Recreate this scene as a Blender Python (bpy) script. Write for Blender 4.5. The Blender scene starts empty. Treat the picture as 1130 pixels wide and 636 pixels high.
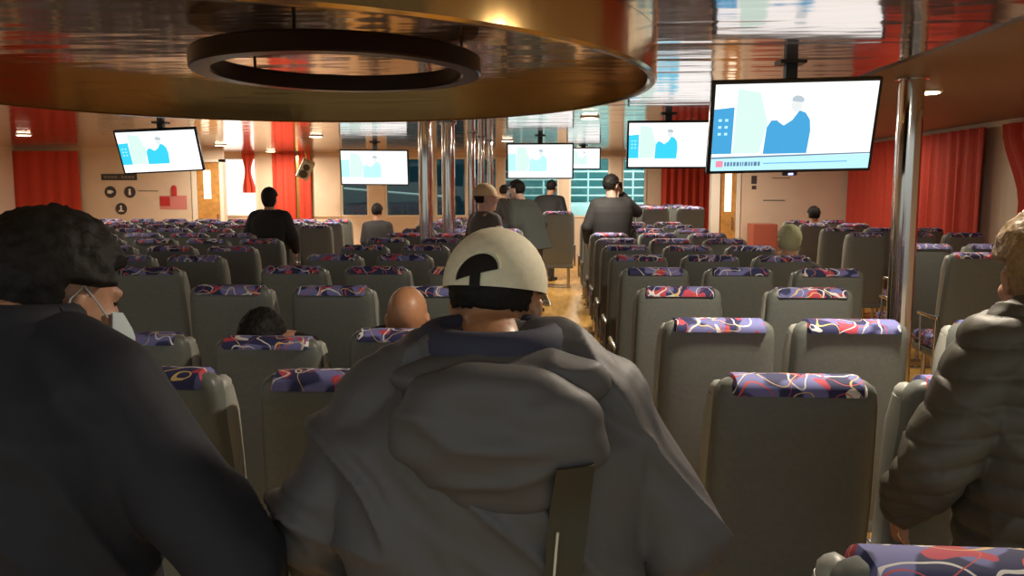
import bpy, bmesh, math, random
from math import sin, cos, pi, radians as R
from mathutils import Vector, Matrix, Euler, noise
S = bpy.context.scene
COL = S.collection
rnd = random.Random(7)

# ------------------------------------------------------------------ camera, world, exposure
F = 850.0; PITCH = 6.0; YAW = 3.01; EYE = 1.65
cd = bpy.data.cameras.new('camera'); cam = bpy.data.objects.new('camera', cd); COL.objects.link(cam)
cd.sensor_width = 36; cd.lens = F * 36 / 1130; cd.shift_y = -20.7 / 1130; cd.clip_start = .02
cam.location = (0, 0, EYE); cam.rotation_euler = Euler((R(90 - PITCH), 0, R(YAW)))
S.camera = cam
S.view_settings.view_transform = 'Standard'; S.view_settings.look = 'None'
S.view_settings.gamma = 1; S.view_settings.use_curve_mapping = False
S.view_settings.exposure = 0.0
W = bpy.data.worlds.new('world'); S.world = W; W.use_nodes = True
def build_world():
    nt = W.node_tree; nt.nodes.clear()
    out = nt.nodes.new('ShaderNodeOutputWorld'); bg = nt.nodes.new('ShaderNodeBackground')
    tc = nt.nodes.new('ShaderNodeTexCoord'); sp = nt.nodes.new('ShaderNodeSeparateXYZ')
    mr = nt.nodes.new('ShaderNodeMapRange'); mr.inputs[1].default_value = -.3; mr.inputs[2].default_value = .3
    mx = nt.nodes.new('ShaderNodeMix'); mx.data_type = 'RGBA'
    mx.inputs[6].default_value = (.76, .80, .76, 1)      # fill light added from behind the viewer for the seat backs
    mx.inputs[7].default_value = (.015, .05, .065, 1)    # dusk over the water ahead
    L = nt.links.new
    mz = nt.nodes.new('ShaderNodeMapRange'); mz.inputs[1].default_value = -.15; mz.inputs[2].default_value = .25; mz.inputs[3].default_value = .12; mz.inputs[4].default_value = 1.25  # added fill weakens downwards so the lower seat backs stay darker
    L(sp.outputs[2], mz.inputs[0]); L(mz.outputs[0], bg.inputs[1]); L(tc.outputs['Generated'], sp.inputs[0]); L(sp.outputs[1], mr.inputs[0]); L(mr.outputs[0], mx.inputs[0])
    L(mx.outputs[2], bg.inputs[0]); L(bg.outputs[0], out.inputs[0])
build_world()
LAMP_W = 44.0     # watts of one ceiling lamp
SCREEN_E = 1.25    # strength of the screens

def at(px, py, Y):
    """point of the plane y=Y behind pixel (px,py) of the 1130x636 frame"""
    d = cam.rotation_euler.to_matrix() @ Vector(((px - 565) / F, -(py - 297.3) / F, -1))
    return Vector((0, 0, EYE)) + d * (Y / d.y)
def ax(px, Y): return at(px, 208, Y).x
def az(px, py, Y): return at(px, py, Y).z
CEIL = 2.43

# ------------------------------------------------------------------ materials
M = {}
def mat(name, col, rough=.6, metal=0., emit=None, es=1., bump=None, bscale=20., bstr=.2, var=0., alpha=None, spec=None, coat=0.):
    if name in M: return M[name]
    m = bpy.data.materials.new(name); m.use_nodes = True; nt = m.node_tree
    b = nt.nodes['Principled BSDF']; L = nt.links.new
    b.inputs['Base Color'].default_value = (*col, 1); b.inputs['Roughness'].default_value = rough
    b.inputs['Metallic'].default_value = metal
    if spec is not None: b.inputs['Specular IOR Level'].default_value = spec
    if coat: b.inputs['Coat Weight'].default_value = coat
    if emit: b.inputs['Emission Color'].default_value = (*emit, 1); b.inputs['Emission Strength'].default_value = es
    if bump or var:
        tc = nt.nodes.new('ShaderNodeTexCoord'); n = nt.nodes.new('ShaderNodeTexNoise')
        n.inputs['Scale'].default_value = bscale; n.inputs['Detail'].default_value = 4
        L(tc.outputs['Object'], n.inputs['Vector'])
        if bump:
            bp = nt.nodes.new('ShaderNodeBump'); bp.inputs['Strength'].default_value = bstr; bp.inputs['Distance'].default_value = bump
            L(n.outputs['Fac'], bp.inputs['Height']); L(bp.outputs[0], b.inputs['Normal'])
        if var:
            cr = nt.nodes.new('ShaderNodeValToRGB')
            cr.color_ramp.elements[0].position = .3; cr.color_ramp.elements[1].position = .7
            cr.color_ramp.elements[0].color = (*[c * (1 - var) for c in col], 1)
            cr.color_ramp.elements[1].color = (*[min(1, c * (1 + var)) for c in col], 1)
            L(n.outputs['Fac'], cr.inputs[0]); L(cr.outputs[0], b.inputs['Base Color'])
    M[name] = m; return m

def fabric_mat():
    """navy upholstery with violet patches and red, white and amber squiggles"""
    m = bpy.data.materials.new('swirl_fabric'); m.use_nodes = True; nt = m.node_tree
    b = nt.nodes['Principled BSDF']; L = nt.links.new; N = nt.nodes.new
    b.inputs['Roughness'].default_value = .8
    tc = N('ShaderNodeTexCoord'); oi = N('ShaderNodeObjectInfo'); ad = N('ShaderNodeVectorMath'); ad.operation = 'ADD'
    L(tc.outputs['Object'], ad.inputs[0]); L(oi.outputs['Location'], ad.inputs[1])
    def nz(scale, off, det=0, dist=0.):
        mp = N('ShaderNodeMapping'); mp.inputs['Location'].default_value = (off, off * 1.7, off * .3)
        n = N('ShaderNodeTexNoise'); n.inputs['Scale'].default_value = scale; n.inputs['Detail'].default_value = det
        n.inputs['Distortion'].default_value = dist
        L(ad.outputs[0], mp.inputs[0]); L(mp.outputs[0], n.inputs['Vector']); return n
    cur = None
    def layer(fac, col):
        nonlocal cur
        mx = N('ShaderNodeMix'); mx.data_type = 'RGBA'
        if cur is None: mx.inputs[6].default_value = (.026, .030, .105, 1)
        else: L(cur, mx.inputs[6])
        mx.inputs[7].default_value = (*col, 1); L(fac, mx.inputs[0]); cur = mx.outputs[2]
    def patch(scale, off, lo, hi):
        n = nz(scale, off); cr = N('ShaderNodeMapRange'); cr.inputs[1].default_value = lo; cr.inputs[2].default_value = hi
        L(n.outputs['Fac'], cr.inputs[0]); return cr.outputs[0]
    def line(scale, off, wdt, dist=.4):
        n = nz(scale, off, 0, dist); s = N('ShaderNodeMath'); s.operation = 'SUBTRACT'; s.inputs[1].default_value = .5
        a = N('ShaderNodeMath'); a.operation = 'ABSOLUTE'; c = N('ShaderNodeMath'); c.operation = 'LESS_THAN'; c.inputs[1].default_value = wdt
        L(n.outputs['Fac'], s.inputs[0]); L(s.outputs[0], a.inputs[0]); L(a.outputs[0], c.inputs[0]); return c.outputs[0]
    layer(patch(13, 3, .50, .55), (.17, .18, .42))
    layer(patch(15, 17, .66, .68), (.50, .06, .10))
    layer(line(11, 31, .018), (.72, .70, .68))
    layer(line(9, 53, .008), (.62, .10, .09))
    layer(line(8, 71, .007), (.70, .50, .20))
    L(cur, b.inputs['Base Color']); M['fabric'] = m
fabric_mat()

def ceiling_mat(name, col, rough, scale, strength, plank=None):
    m = bpy.data.materials.new(name); m.use_nodes = True; nt = m.node_tree
    b = nt.nodes['Principled BSDF']; L = nt.links.new; N = nt.nodes.new
    b.inputs['Base Color'].default_value = (*col, 1); b.inputs['Metallic'].default_value = .93; b.inputs['Roughness'].default_value = rough
    tc = N('ShaderNodeTexCoord'); mp = N('ShaderNodeMapping'); mp.inputs['Scale'].default_value = scale
    n = N('ShaderNodeTexNoise'); n.inputs['Scale'].default_value = 1; n.inputs['Detail'].default_value = 2
    L(tc.outputs['Object'], mp.inputs[0]); L(mp.outputs[0], n.inputs['Vector'])
    bp = N('ShaderNodeBump'); bp.inputs['Strength'].default_value = strength; bp.inputs['Distance'].default_value = .02
    if plank:
        w = N('ShaderNodeTexWave'); w.wave_type = 'BANDS'; w.bands_direction = 'Y'; w.wave_profile = 'SIN'
        w.inputs['Scale'].default_value = plank; w.inputs['Distortion'].default_value = 0
        L(tc.outputs['Object'], w.inputs['Vector'])
        pw = N('ShaderNodeMath'); pw.operation = 'POWER'; pw.inputs[1].default_value = 12; L(w.outputs['Fac'], pw.inputs[0])
        a = N('ShaderNodeMath'); a.operation = 'MULTIPLY_ADD'; a.inputs[1].default_value = -.25
        L(pw.outputs[0], a.inputs[0]); L(n.outputs['Fac'], a.inputs[2]); L(a.outputs[0], bp.inputs['Height'])
    else: L(n.outputs['Fac'], bp.inputs['Height'])
    L(bp.outputs[0], b.inputs['Normal']); M[name] = m; return m
ceiling_mat('ceiling_metal', (.66, .55, .49), .11, (1.3, 4.5, 1), .34, .62)
ceiling_mat('gold_mirror', (.55, .37, .15), .16, (4, 4, 1.5), .25)
ceiling_mat('copper_mirror', (.55, .36, .18), .10, (1.2, 4.5, 1), .40)
mat('ceiling_dull', (.34, .23, .14), .5, 0., bump=.004, bscale=4, bstr=.2)
mat('gold_trim', (.55, .34, .12), .22, .9)
mat('vinyl', (.140, .155, .140), .42, bump=.002, bscale=60, bstr=.25, var=.08)
mat('vinyl_light', (.36, .37, .33), .45, bump=.002, bscale=60, bstr=.2)
mat('chrome', (.78, .75, .72), .10, 1.)
mat('seat_metal', (.55, .52, .48), .25, 1.)
mat('dark_plastic', (.018, .018, .02), .35)
mat('tv_black', (.006, .007, .010), .25)
mat('ring_dark', (.035, .022, .018), .3, .3)
mat('beige_wall', (.72, .58, .44), .55, bump=.004, bscale=3, bstr=.15, var=.04)
mat('white_paint', (.78, .72, .62), .5)
mat('wood_gold', (.52, .26, .07), .35, bump=.002, bscale=14, var=.2)
mat('curtain_red', (.50, .042, .018), .75, bump=.003, bscale=40, bstr=.3, var=.12)
mat('sign_dark', (.05, .045, .045), .5)
mat('sign_red', (.50, .03, .03), .5)
mat('sign_pink', (.62, .22, .20), .5)
mat('sign_white', (.82, .80, .76), .5)
mat('text_grey', (.22, .19, .17), .6)
mat('red_box', (.40, .10, .06), .5)
mat('lamp_glow', (1, .9, .75), .5, emit=(1, .84, .62), es=9)
mat('glow_pane', (.9, .9, .85), .5, emit=(1, .97, .9), es=1.6)  # glow put into the material for the bright doorway
mat('glow_pane_warm', (.9, .8, .7), .5, emit=(1, .86, .66), es=1.2)  # emission painted into the door panes
mat('boat_white', (.80, .86, .84), .4)
mat('boat_teal', (.05, .17, .18), .4)
mat('water', (.005, .03, .04), .08)
def glass_mat():
    m = bpy.data.materials.new('glass'); m.use_nodes = True; nt = m.node_tree; nt.nodes.remove(nt.nodes['Principled BSDF'])
    o = nt.nodes['Material Output']; t = nt.nodes.new('ShaderNodeBsdfTransparent'); g = nt.nodes.new('ShaderNodeBsdfGlossy')
    t.inputs[0].default_value = (.75, .9, .9, 1); g.inputs['Roughness'].default_value = .03
    x = nt.nodes.new('ShaderNodeMixShader'); x.inputs[0].default_value = .08
    nt.links.new(t.outputs[0], x.inputs[1]); nt.links.new(g.outputs[0], x.inputs[2]); nt.links.new(x.outputs[0], o.inputs[0]); M['glass'] = m
glass_mat()
def floor_mat():
    m = bpy.data.materials.new('floor_wood'); m.use_nodes = True; nt = m.node_tree; b = nt.nodes['Principled BSDF']; L = nt.links.new; N = nt.nodes.new
    tc = N('ShaderNodeTexCoord'); mp = N('ShaderNodeMapping'); mp.inputs['Scale'].default_value = (6, .8, 1)
    n = N('ShaderNodeTexNoise'); n.inputs['Scale'].default_value = 2.5; n.inputs['Detail'].default_value = 6
    cr = N('ShaderNodeValToRGB'); cr.color_ramp.elements[0].color = (.50, .27, .06, 1); cr.color_ramp.elements[1].color = (.74, .45, .12, 1)
    cr.color_ramp.elements[0].position = .35; cr.color_ramp.elements[1].position = .65
    L(tc.outputs['Object'], mp.inputs[0]); L(mp.outputs[0], n.inputs['Vector']); L(n.outputs['Fac'], cr.inputs[0]); L(cr.outputs[0], b.inputs['Base Color'])
    b.inputs['Roughness'].default_value = .3; M['floor'] = m
floor_mat()

# ------------------------------------------------------------------ helpers
def obj(name, bm, m, parent=None, loc=None, smooth=False, label=None):
    me = bpy.data.meshes.new(name)
    bmesh.ops.recalc_face_normals(bm, faces=bm.faces[:])
    bm.to_mesh(me); bm.free()
    for k in (m if isinstance(m, (list, tuple)) else [m]): me.materials.append(M[k] if isinstance(k, str) else k)
    if smooth:
        for p in me.polygons: p.use_smooth = True
        if smooth != 'all': me.set_sharp_from_angle(angle=R(40))
    o = bpy.data.objects.new(name, me); COL.objects.link(o)
    if parent: o.parent = parent
    if loc is not None: o.location = loc
    if label: o['label'] = label
    return o
def struct(name, bm, m, parent=None, smooth=False):
    o = obj(name, bm, m, parent, smooth=smooth)
    if parent is None: o['kind'] = 'structure'
    return o
def tag(o, label, cat, group=None):
    o['label'] = label; o['category'] = cat
    if group: o['group'] = group
    return o
def thing(name, label, cat, loc=(0, 0, 0), rz=0, group=None, rot=None):
    o = bpy.data.objects.new(name, None); COL.objects.link(o); o.empty_display_size = .1
    o.location = loc; o.rotation_euler = rot or (0, 0, rz)
    return tag(o, label, cat, group)
def box(bm, x0, x1, y0, y1, z0, z1, mi=0):
    vs = [bm.verts.new(p) for p in ((x0, y0, z0), (x1, y0, z0), (x1, y1, z0), (x0, y1, z0), (x0, y0, z1), (x1, y0, z1), (x1, y1, z1), (x0, y1, z1))]
    for f in ((0, 3, 2, 1), (4, 5, 6, 7), (0, 1, 5, 4), (1, 2, 6, 5), (2, 3, 7, 6), (3, 0, 4, 7)):
        bm.faces.new([vs[i] for i in f]).material_index = mi
def rbox(bm, x0, x1, y0, y1, z0, z1, r=.01, seg=2, mi=0):
    t = bmesh.new(); box(t, x0, x1, y0, y1, z0, z1)
    bmesh.ops.bevel(t, geom=t.edges[:], offset=r, segments=seg, profile=.5, affect='EDGES')
    merge(bm, t, mi)
def merge(bm, t, mi=0):
    vm = {v: bm.verts.new(v.co) for v in t.verts}
    for f in t.faces:
        try: bm.faces.new([vm[v] for v in f.verts]).material_index = mi
        except ValueError: pass
    t.free()
def tube(bm, pts, rad, n=12, flat=1., up=None, mi=0, cap=True):
    """swept tube; rad = one radius or a list; flat squashes it along 'up'"""
    pts = [Vector(p) for p in pts]; k = len(pts)
    rad = [rad] * k if not isinstance(rad, (list, tuple)) else rad
    rings = []
    for i, p in enumerate(pts):
        t = (pts[min(i + 1, k - 1)] - pts[max(i - 1, 0)]).normalized()
        u = Vector(up) if up else (Vector((0, 0, 1)) if abs(t.z) < .9 else Vector((0, 1, 0)))
        s = t.cross(u).normalized(); u = s.cross(t).normalized()
        r = rad[i]
        rings.append([bm.verts.new(p + s * cos(2 * pi * j / n) * r + u * sin(2 * pi * j / n) * r * flat) for j in range(n)])
    for a, b in zip(rings, rings[1:]):
        for j in range(n): bm.faces.new((a[j], a[(j + 1) % n], b[(j + 1) % n], b[j])).material_index = mi
    if cap:
        bm.faces.new(rings[0][::-1]).material_index = mi; bm.faces.new(rings[-1]).material_index = mi
def cyl(bm, x, y, z0, z1, r, n=24, mi=0, r1=None): tube(bm, [(x, y, z0), (x, y, z1)], [r, r if r1 is None else r1], n, mi=mi)
def ell(bm, c, r, rot=None, sub=3, mi=0):
    t = bmesh.new(); bmesh.ops.create_icosphere(t, subdivisions=sub, radius=1)
    mt = Matrix.Translation(c) @ (Euler(rot).to_matrix().to_4x4() if rot else Matrix.Identity(4)) @ Matrix.Diagonal((*r, 1))
    bmesh.ops.transform(t, matrix=mt, verts=t.verts[:]); merge(bm, t, mi)
def capsule(bm, a, b, ra, rb, n=12):
    a, b = Vector(a), Vector(b); d = (b - a)
    if d.length < 1e-5: return
    d.normalize()
    pts = []; rr = []
    for k in range(1, 5): q = k / 4 * pi / 2; pts.append(a - d * ra * cos(q)); rr.append(max(ra * sin(q), 1e-4))
    for k in range(4): q = pi / 2 - k / 4 * pi / 2; pts.append(b + d * rb * cos(q)); rr.append(max(rb * sin(q), 1e-4))
    tube(bm, pts, rr, n)
def loft(bm, secs, n=36, p=2.3):
    """closed stack of horizontal super-ellipses: (x, y, z, rx, ry)"""
    rings = []
    for (x, y, z, rx, ry) in secs:
        ring = []
        for j in range(n):
            a = 2 * pi * j / n; c, s = cos(a), sin(a)
            ring.append(bm.verts.new((x + rx * math.copysign(abs(c) ** (2 / p), c), y + ry * math.copysign(abs(s) ** (2 / p), s), z)))
        rings.append(ring)
    for a, b in zip(rings, rings[1:]):
        for j in range(n): bm.faces.new((a[j], a[(j + 1) % n], b[(j + 1) % n], b[j]))
    bm.faces.new(rings[0][::-1]); bm.faces.new(rings[-1])
def remesh(name, bm, m, parent, voxel, smooth=4, disp=None, label=None):
    """fuse overlapping volumes into one continuous skin, then displace it along its normals"""
    me = bpy.data.meshes.new('tmp'); bmesh.ops.recalc_face_normals(bm, faces=bm.faces[:]); bm.to_mesh(me); bm.free()
    o = bpy.data.objects.new('tmp', me); COL.objects.link(o)
    r = o.modifiers.new('r', 'REMESH'); r.mode = 'VOXEL'; r.voxel_size = voxel
    if smooth: s = o.modifiers.new('s', 'SMOOTH'); s.iterations = smooth; s.factor = .5
    dg = bpy.context.evaluated_depsgraph_get(); me2 = bpy.data.meshes.new_from_object(o.evaluated_get(dg), depsgraph=dg)
    bpy.data.objects.remove(o); bpy.data.meshes.remove(me)
    if disp:
        nn = [v.normal.copy() for v in me2.vertices]
        for v, q in zip(me2.vertices, nn): v.co += q * disp(v.co, q)
    me2.materials.clear(); me2.materials.append(M[m]); me2.name = name
    for p in me2.polygons: p.use_smooth = True
    o = bpy.data.objects.new(name, me2); COL.objects.link(o); o.parent = parent
    if label: o['label'] = label
    return o
def copy_tree(o, parent=None):
    c = o.copy(); COL.objects.link(c)
    if parent: c.parent = parent
    for ch in o.children: copy_tree(ch, c)
    return c

# ------------------------------------------------------------------ the room
XL, XR, YF = -10.35, 5.15, 17.0
YPL, YPR = 14.5, 13.5           # the two cross partitions
b = bmesh.new(); box(b, XL - .1, XR + .1, -2.5, YF + .15, -.12, 0); struct('floor', b, 'floor')
b = bmesh.new(); box(b, XL - .1, 2.15, -.6, YF + .15, CEIL, CEIL + .12); struct('ceiling', b, 'ceiling_metal')
b = bmesh.new(); box(b, 2.15, XR + .1, -.6, YF + .15, CEIL - .012, CEIL + .12); struct('ceiling_side', b, 'ceiling_dull')
b = bmesh.new(); box(b, XR, XR + .1, -.6, YF + .15, 0, CEIL); struct('wall_right', b, 'beige_wall')
b = bmesh.new(); box(b, XL - .1, XL, -.6, YF + .15, 0, CEIL); struct('wall_left', b, 'white_paint')
# left partition with its door
xa, xd0, xd1 = ax(88, YPL), ax(217, YPL), ax(243, YPL)
b = bmesh.new(); box(b, XL, xd0 - .08, YPL, YPL + .1, 0, CEIL); box(b, xd0 - .08, xd1 + .06, YPL, YPL + .1, 2.2, CEIL)
struct('wall_partition_left', b, 'beige_wall')
b = bmesh.new()
for x in (xd0 - .08, xd1): box(b, x, x + .07, YPL - .03, YPL + .13, 0, 2.2)
box(b, xd0 - .08, xd1 + .07, YPL - .03, YPL + .13, 2.15, 2.2); struct('trim_1', b, 'white_paint')
def door(nm, x0, x1, y, wx0, wx1, wz0, wz1):
    b = bmesh.new(); z1 = 2.14
    box(b, x0, wx0, y, y + .05, .02, z1); box(b, wx1, x1, y, y + .05, .02, z1)
    box(b, wx0, wx1, y, y + .05, .02, wz0); box(b, wx0, wx1, y, y + .05, wz1, z1)
    d = struct(nm, b, 'wood_gold')
    b = bmesh.new(); box(b, wx0, wx1, y + .015, y + .035, wz0, wz1); obj('door_pane', b, 'glow_pane_warm', d)
    b = bmesh.new(); tube(b, [(x1 - .06, y - .04, .95), (x1 - .06, y - .04, 1.15)], .012); tube(b, [(x1 - .06, y, .95), (x1 - .06, y - .04, .95)], .01)
    tube(b, [(x1 - .06, y, 1.15), (x1 - .06, y - .04, 1.15)], .01); obj('door_handle', b, 'seat_metal', d)
door('door_1', xd0, xd1 - .005, YPL + .03, xd0 + .12, xd0 + .27, 1.45, 2.0)
# right partition with its door
xr0, xr1 = ax(795, YPR), ax(813, YPR)
b = bmesh.new(); box(b, xr1 + .06, XR, YPR, YPR + .1, 0, CEIL); box(b, xr0 - .16, xr1 + .06, YPR, YPR + .1, 2.2, CEIL)
struct('wall_partition_right', b, 'beige_wall')
b = bmesh.new(); box(b, xr0 - .16, xr0 - .01, YPR - .03, YPR + .13, 0, 2.2); box(b, xr1, xr1 + .06, YPR - .03, YPR + .13, 0, 2.2); struct('trim_2', b, 'white_paint')
door('door_2', xr0, xr1 - .005, YPR + .03, xr0 + .08, xr0 + .20, 1.25, 2.0)  # glowing pane stands in for a white reflection on this door

# front wall: sill wall, header, pillars, window openings
def fx(px): return ax(px, YF)
b = bmesh.new()
SILL, HEAD = 1.02, 2.33
pill = [(225, 243), (262, 270), (345, 376), (407, 425), (466, 480), (549, 556), (617, 628), (673, 686), (713, 728), (728, 800)]
box(b, XL, XR, YF, YF + .12, 0, SILL); box(b, XL, XR, YF, YF + .12, HEAD, CEIL)
box(b, XL, fx(243), YF, YF + .12, SILL, HEAD); box(b, fx(713), XR, YF, YF + .12, SILL, HEAD)
for a, c in pill[1:-2]:
    if a != 262: box(b, fx(a), fx(c), YF - .04, YF + .12, SILL, HEAD)
box(b, fx(284), fx(345), YF, YF + .12, SILL, HEAD)
struct('wall_front', b, 'beige_wall')
wn = 1
def window(x0, x1, pane, z0=SILL, z1=HEAD):
    global wn
    b = bmesh.new(); t = .04
    box(b, x0, x0 + t, YF - .02, YF + .08, z0, z1); box(b, x1 - t, x1, YF - .02, YF + .08, z0, z1)
    box(b, x0 + t, x1 - t, YF - .02, YF + .08, z0, z0 + t); box(b, x0 + t, x1 - t, YF - .02, YF + .08, z1 - t, z1)
    w = struct('window_%d' % wn, b, 'white_paint'); wn += 1
    b = bmesh.new(); box(b, x0 + t, x1 - t, YF + .02, YF + .035, z0 + t, z1 - t); obj('window_pane', b, pane, w)
window(fx(243), fx(284), 'glow_pane')  # emissive pane paints in the brightness of the lit doorway
for a, c in ((376, 407), (425, 466), (480, 515), (515, 549), (556, 617), (628, 673), (686, 713)): window(fx(a), fx(c), 'glass')

# raised deck at the far right and a skirting
b = bmesh.new(); box(b, .75, 2.6, 11.75, 15.2, 0, .2); struct('floor_platform', b, 'floor')
b = bmesh.new(); box(b, XL, XL + .02, -.6, YF, 0, .1); struct('baseboard_left', b, 'wood_gold')
b = bmesh.new(); box(b, XR - .02, XR, -.6, YPR, 0, .1); struct('baseboard_right', b, 'wood_gold')
# window sill strip along right wall
b = bmesh.new(); box(b, XR - .06, XR, 3, YPR, 2.36, CEIL); struct('trim_3', b, 'white_paint')

# round copper recess with a deep gold rim hanging below the ceiling
DX, DY, DR = -1.65, 4.42, 2.21
ZB, ZR = EYE + .56, EYE + .735
def revolve(bm, cx, cy, prof, n=128):
    rings = [[bm.verts.new((cx + r * cos(2 * pi * j / n), cy + r * sin(2 * pi * j / n), z)) for j in range(n)] for r, z in prof]
    for i in range(len(rings)):
        a, c = rings[i], rings[(i + 1) % len(rings)]
        for j in range(n): bm.faces.new((a[j], a[(j + 1) % n], c[(j + 1) % n], c[j]))
b = bmesh.new(); cyl(b, DX, DY, ZR, CEIL - .001, DR - .045, 128); disc = struct('ceiling_disc', b, 'copper_mirror', smooth=True)
b = bmesh.new()
revolve(b, DX, DY, [(DR - .05, ZB + .012), (DR - .038, ZB), (DR - .012, ZB), (DR, ZB + .012), (DR, CEIL - .001), (DR - .05, CEIL - .001)])
obj('rim', b, 'gold_mirror', disc, smooth=True)
# dark ring hung under the recess
CX, CY, RR = -1.09, 3.97, .72; z0 = EYE + .575
t = thing('hanging_ring', 'dark brown ring hanging under the round copper ceiling recess', 'ring', (CX, CY, z0))
b = bmesh.new(); revolve(b, 0, 0, [(RR - .10, .008), (RR - .092, 0), (RR - .008, 0), (RR, .008), (RR, .082), (RR - .008, .09), (RR - .092, .09), (RR - .10, .082)], 96); obj('hoop', b, 'ring_dark', t, smooth=True)
for a in (.5, 2.6, 4.7):
    b = bmesh.new(); cyl(b, (RR - .05) * cos(a), (RR - .05) * sin(a), .09, ZR - z0, .008, 10); obj('hanger_rod', b, 'ring_dark', t)

# ------------------------------------------------------------------ poles
def pole(px, Y, r, label, extra=True):
    x = ax(px, Y); t = thing('handrail_pole', label, 'pole', (x, Y, 0), group='chrome poles')
    b = bmesh.new(); cyl(b, 0, 0, .02, CEIL - .015, r, 32); obj('tube', b, 'chrome', t, smooth=True)
    b = bmesh.new(); cyl(b, 0, 0, 0, .03, r * 1.7, 32); obj('floor_flange', b, 'chrome', t, smooth=True)
    b = bmesh.new(); cyl(b, 0, 0, CEIL - .035, CEIL - .012, r * 1.25, 32); obj('ceiling_flange', b, 'chrome', t, smooth=True)
PL = [(470, 8.24, .075), (495, 9.14, .078), (520, 10.94, .06), (531, 11.85, .05), (541, 12.74, .05)]
pole(1000, 5.55, .085, 'thick chrome pole in the right aisle beside the big screen')
for (px, Y, r), w in zip(PL, ('nearest and leftmost of the clustered chrome poles', 'second pole from the left of the chrome pole cluster', 'third pole from the left of the chrome pole cluster',
                              'fourth pole from the left of the chrome pole cluster', 'farthest and rightmost of the clustered chrome poles')): pole(px, Y, r, w)

# ------------------------------------------------------------------ lamps
def lamp(x, y, label, e=1., z=CEIL, r=.085):
    t = thing('ceiling_lamp', label, 'lamp', (x, y, z), group='round ceiling lamps')
    b = bmesh.new(); cyl(b, 0, 0, -.018, 0, r + .02, 32); obj('rim', b, 'white_paint', t, smooth=True)
    b = bmesh.new(); cyl(b, 0, 0, -.026, -.0185, r, 32); obj('diffuser', b, 'lamp_glow', t, smooth=True)
    ld = bpy.data.lights.new('bulb', 'AREA'); ld.shape = 'DISK'; ld.size = r * 2; ld.energy = LAMP_W * e; ld.color = (1, .86, .68)
    lo = bpy.data.objects.new('bulb', ld); COL.objects.link(lo); lo.parent = t; lo.location = (0, 0, -.03)
lamp(2.95, 6.35, 'round glowing ceiling lamp right of the thick chrome pole', .6, z=CEIL - .012)
lamp(ax(30, 10.9), 10.9, 'round glowing ceiling lamp at the left edge above the red curtain', 1.0)
lamp(ax(350, 11.4), 11.4, 'small round ceiling lamp left of the wide front screen', 1.3)
lamp(ax(245, 13.6), 13.6, 'small round ceiling lamp by the left door', 1.3)
lamp(ax(650, 8.6), 8.6, 'round ceiling lamp above the aisle between two screens', 1.3)
lamp(ax(560, 12.6), 12.6, 'added small ceiling lamp over the front of the aisle', 1.3)  # extra lamp, added to brighten the far cabin
lamp(ax(760, 12.2), 12.2, 'added small ceiling lamp before the right front curtain', 1.3)  # added lamp kept out of sight, brightens the front right
lamp(ax(640, 15.8), 15.8, 'added farthest ceiling lamp before the front windows', 1.)  # unseen lamp added to lighten the front wall
lamp(ax(300, 15.9), 15.9, 'round ceiling lamp before the lit front doorway', 1.6)
lamp(4.1, 11.0, 'added ceiling lamp near the right wall curtains', .35, z=CEIL - .012)  # added lamp, hidden from view, lighting the side curtains
lamp(1.1, 2.5, 'added ceiling lamp out of view above the near right seats', 1.3)  # put above the frame to light the near seats and jackets
lamp(-5.6, 6.6, 'added ceiling lamp out of view left of the copper disc', .7)  # extra lamp outside the frame, lights the left seats

# ------------------------------------------------------------------ screens
mat('scr_white', (0, 0, 0), .4, emit=(1, 1, 1), es=SCREEN_E)
mat('scr_pale', (0, 0, 0), .4, emit=(.60, .80, .74), es=SCREEN_E)
mat('scr_blue', (0, 0, 0), .4, emit=(.05, .33, .62), es=SCREEN_E)
mat('scr_cyan', (0, 0, 0), .4, emit=(.04, .58, .85), es=SCREEN_E)
mat('scr_mint', (0, 0, 0), .4, emit=(.45, .88, .80), es=SCREEN_E)
mat('scr_sky', (0, 0, 0), .4, emit=(.45, .78, .95), es=SCREEN_E)
mat('scr_skin', (0, 0, 0), .4, emit=(.70, .74, .74), es=SCREEN_E)
mat('scr_hair', (0, 0, 0), .4, emit=(.42, .50, .55), es=SCREEN_E)
mat('scr_line', (0, 0, 0), .4, emit=(.10, .20, .30), es=SCREEN_E)
mat('scr_red', (0, 0, 0), .4, emit=(.8, .25, .35), es=SCREEN_E)
mat('led_blue', (0, 0, 0), .4, emit=(.35, .4, 1), es=3)
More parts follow.
